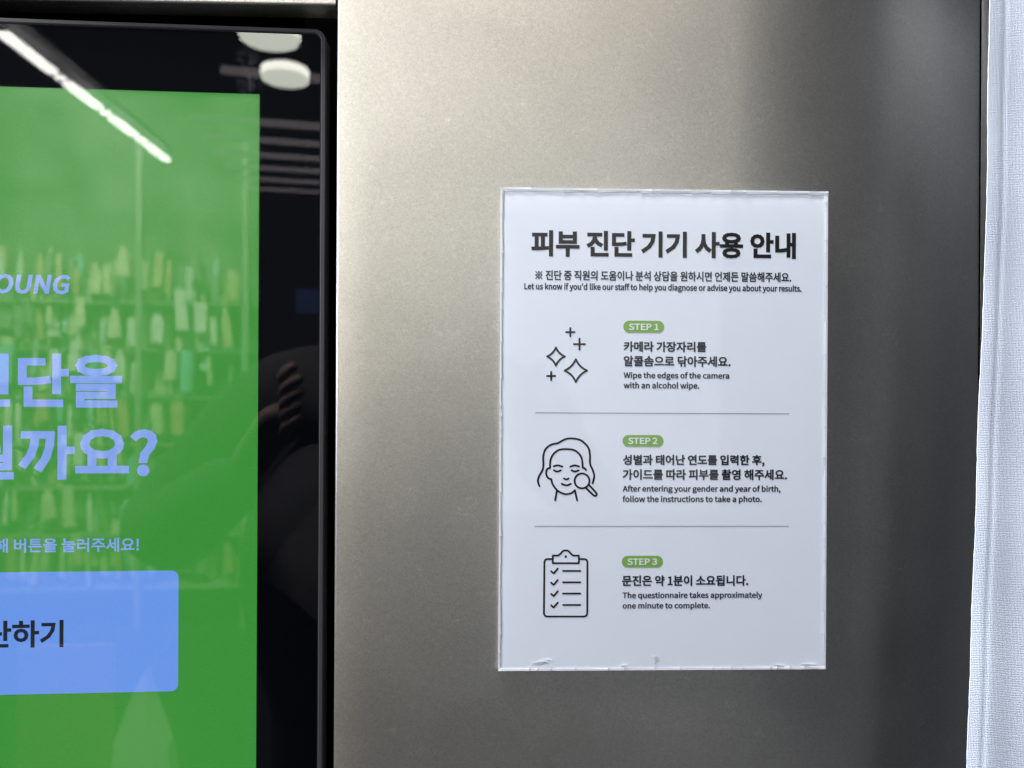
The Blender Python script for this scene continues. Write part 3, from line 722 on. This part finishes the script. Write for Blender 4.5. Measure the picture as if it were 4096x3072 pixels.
props(bmobj('small_wall_screen', bm, emis('blue_screen', (.10, .22, .75), .55)), 'small blue lit screen reflected in the right black border', 'screen')

# ------------------------------------------------------------------ the photographer, seen only as a dark reflection
M_coat = pbr('dark_coat', (.012, .012, .015), .9, noise=.2, nscale=20); M_skin = pbr('skin', (.12, .075, .062), .7); M_hair = pbr('dark_hair', (.010, .009, .008), .5)
body = thing('person', (-.14, -.92, 0), 'person in a dark coat holding a phone up, reflected dimly in the screen', 'person')
def skinned(name, joints, edges, mat, parent, root=0, sub=2):
    me = bpy.data.meshes.new(name); me.from_pydata([j[0] for j in joints], edges, []); me.materials.append(mat)
    o = bpy.data.objects.new(name, me); COL.objects.link(o)
    sk = o.modifiers.new('skin', 'SKIN')
    for d_, j in zip(me.skin_vertices[0].data, joints): d_.radius = (j[1], j[2] if len(j) > 2 else j[1])
    for i, d_ in enumerate(me.skin_vertices[0].data): d_.use_root = (i == root)
    sb = o.modifiers.new('sub', 'SUBSURF'); sb.levels = sb.render_levels = sub
    dg = bpy.context.evaluated_depsgraph_get(); m2 = bpy.data.meshes.new_from_object(o.evaluated_get(dg))
    o.modifiers.clear(); o.data = m2; bpy.data.meshes.remove(me)
    if not m2.materials: m2.materials.append(mat)
    m2.polygons.foreach_set('use_smooth', [True] * len(m2.polygons))
    if parent: o.parent = parent; o.matrix_parent_inverse = Matrix.Translation(-parent_world(parent))
    return o
bx_, by_ = -.14, -.92
J = [((bx_ - .16, by_, .90), .33, .17), ((bx_ - .14, by_, 1.10), .31, .15), ((bx_, by_ + .01, 1.28), .18, .13), ((bx_, by_, 1.40), .15, .11), ((bx_, by_, 1.47), .06),
     ((bx_, by_ + .03, 1.54), .055), ((bx_, by_ + .04, 1.60), .085, .095), ((bx_, by_ + .04, 1.69), .08, .09),
     ((bx_ - .19, by_, 1.38), .085), ((bx_ - .37, by_ + .08, 1.12), .085), ((bx_ - .16, by_ + .33, 1.27), .045),
     ((bx_ + .19, by_, 1.40), .07), ((bx_ + .33, by_ + .10, 1.18), .055), ((bx_ + .20, by_ + .33, 1.30), .038),
     ((bx_ - .10, by_, .85), .10), ((bx_ - .11, by_ + .01, .48), .07), ((bx_ - .12, by_ - .02, .09), .05), ((bx_ - .12, by_ + .12, .05), .045),
     ((bx_ + .10, by_, .85), .10), ((bx_ + .11, by_ + .01, .48), .07), ((bx_ + .12, by_ - .02, .09), .05), ((bx_ + .12, by_ + .12, .05), .045)]
Eg = [(0, 1), (1, 2), (2, 3), (3, 4), (4, 5), (5, 6), (6, 7), (3, 8), (8, 9), (9, 10), (3, 11), (11, 12), (12, 13), (0, 14), (14, 15), (15, 16), (16, 17), (0, 18), (18, 19), (19, 20), (20, 21)]
bd = skinned('body', J, Eg, M_coat, body)
bd.data.materials.append(M_skin)
for p_ in bd.data.polygons:
    if p_.center.z > 1.50 and abs(p_.center.x - bx_) < .12: p_.material_index = 1
bm = bmesh.new(); bmesh.ops.create_icosphere(bm, subdivisions=3, radius=.108, matrix=Matrix.Translation((bx_, by_ + .015, 1.665)) @ Matrix.Diagonal((.95, 1.02, 1.12, 1)))
for v in list(bm.verts):
    if v.co.y > by_ + .075 and v.co.z < 1.70: bm.verts.remove(v)
bmobj('hair', bm, M_hair, body, smooth=True)
for sd in (-1, 1):                       # hands closing on the phone, five fingers each
    w0 = V((bx_ + (-.16 if sd < 0 else .20), by_ + .33, 1.27 if sd < 0 else 1.30)); g_ = V((-.218, -.53, 1.39)) if sd < 0 else V((.072, -.517, 1.385))
    jj = [(tuple(w0), .028), (tuple(w0.lerp(g_, .55)), .036, .022), (tuple(w0.lerp(g_, .85)), .034, .018)]
    ee = [(0, 1), (1, 2)]
    skinned('hand', jj, ee, M_skin, body)
    for f_ in range(5):
        base = w0.lerp(g_, .80) + V((0, 0, (.030 - .018 * f_)))
        ln_ = (.055, .07, .075, .07, .055)[f_]
        tip = g_ + V((-sd * .012 * (1 if f_ else 0), .006 if f_ else -.014, .035 - .017 * f_))
        mid = base.lerp(tip, .55) + V((sd * .012, .006, 0))
        skinned('finger', [(tuple(base), .0095), (tuple(mid), .0085), (tuple(tip), .0075)], [(0, 1), (1, 2)], M_skin, [c for c in body.children if c.name.startswith('hand')][-1], sub=1)
ph = thing('phone', (0, -.512, 1.37), 'dark phone held up in front of the screen by the reflected person', 'phone')
bm = bmesh.new(); addbox(bm, (.0, -.5125, 1.385), (.074, 0, 0), (0, .004, 0), (0, 0, .036)); bmobj('case', bm, M_gasket, ph, bevel=.003)
bm = bmesh.new(); bmesh.ops.create_cone(bm, cap_ends=True, segments=20, radius1=.007, radius2=.007, depth=.002, matrix=Matrix.Translation((0, -.5070, 1.400)) @ Matrix.Rotation(math.pi / 2, 4, 'X')); bmobj('lens', bm, M_bezel_in, ph)
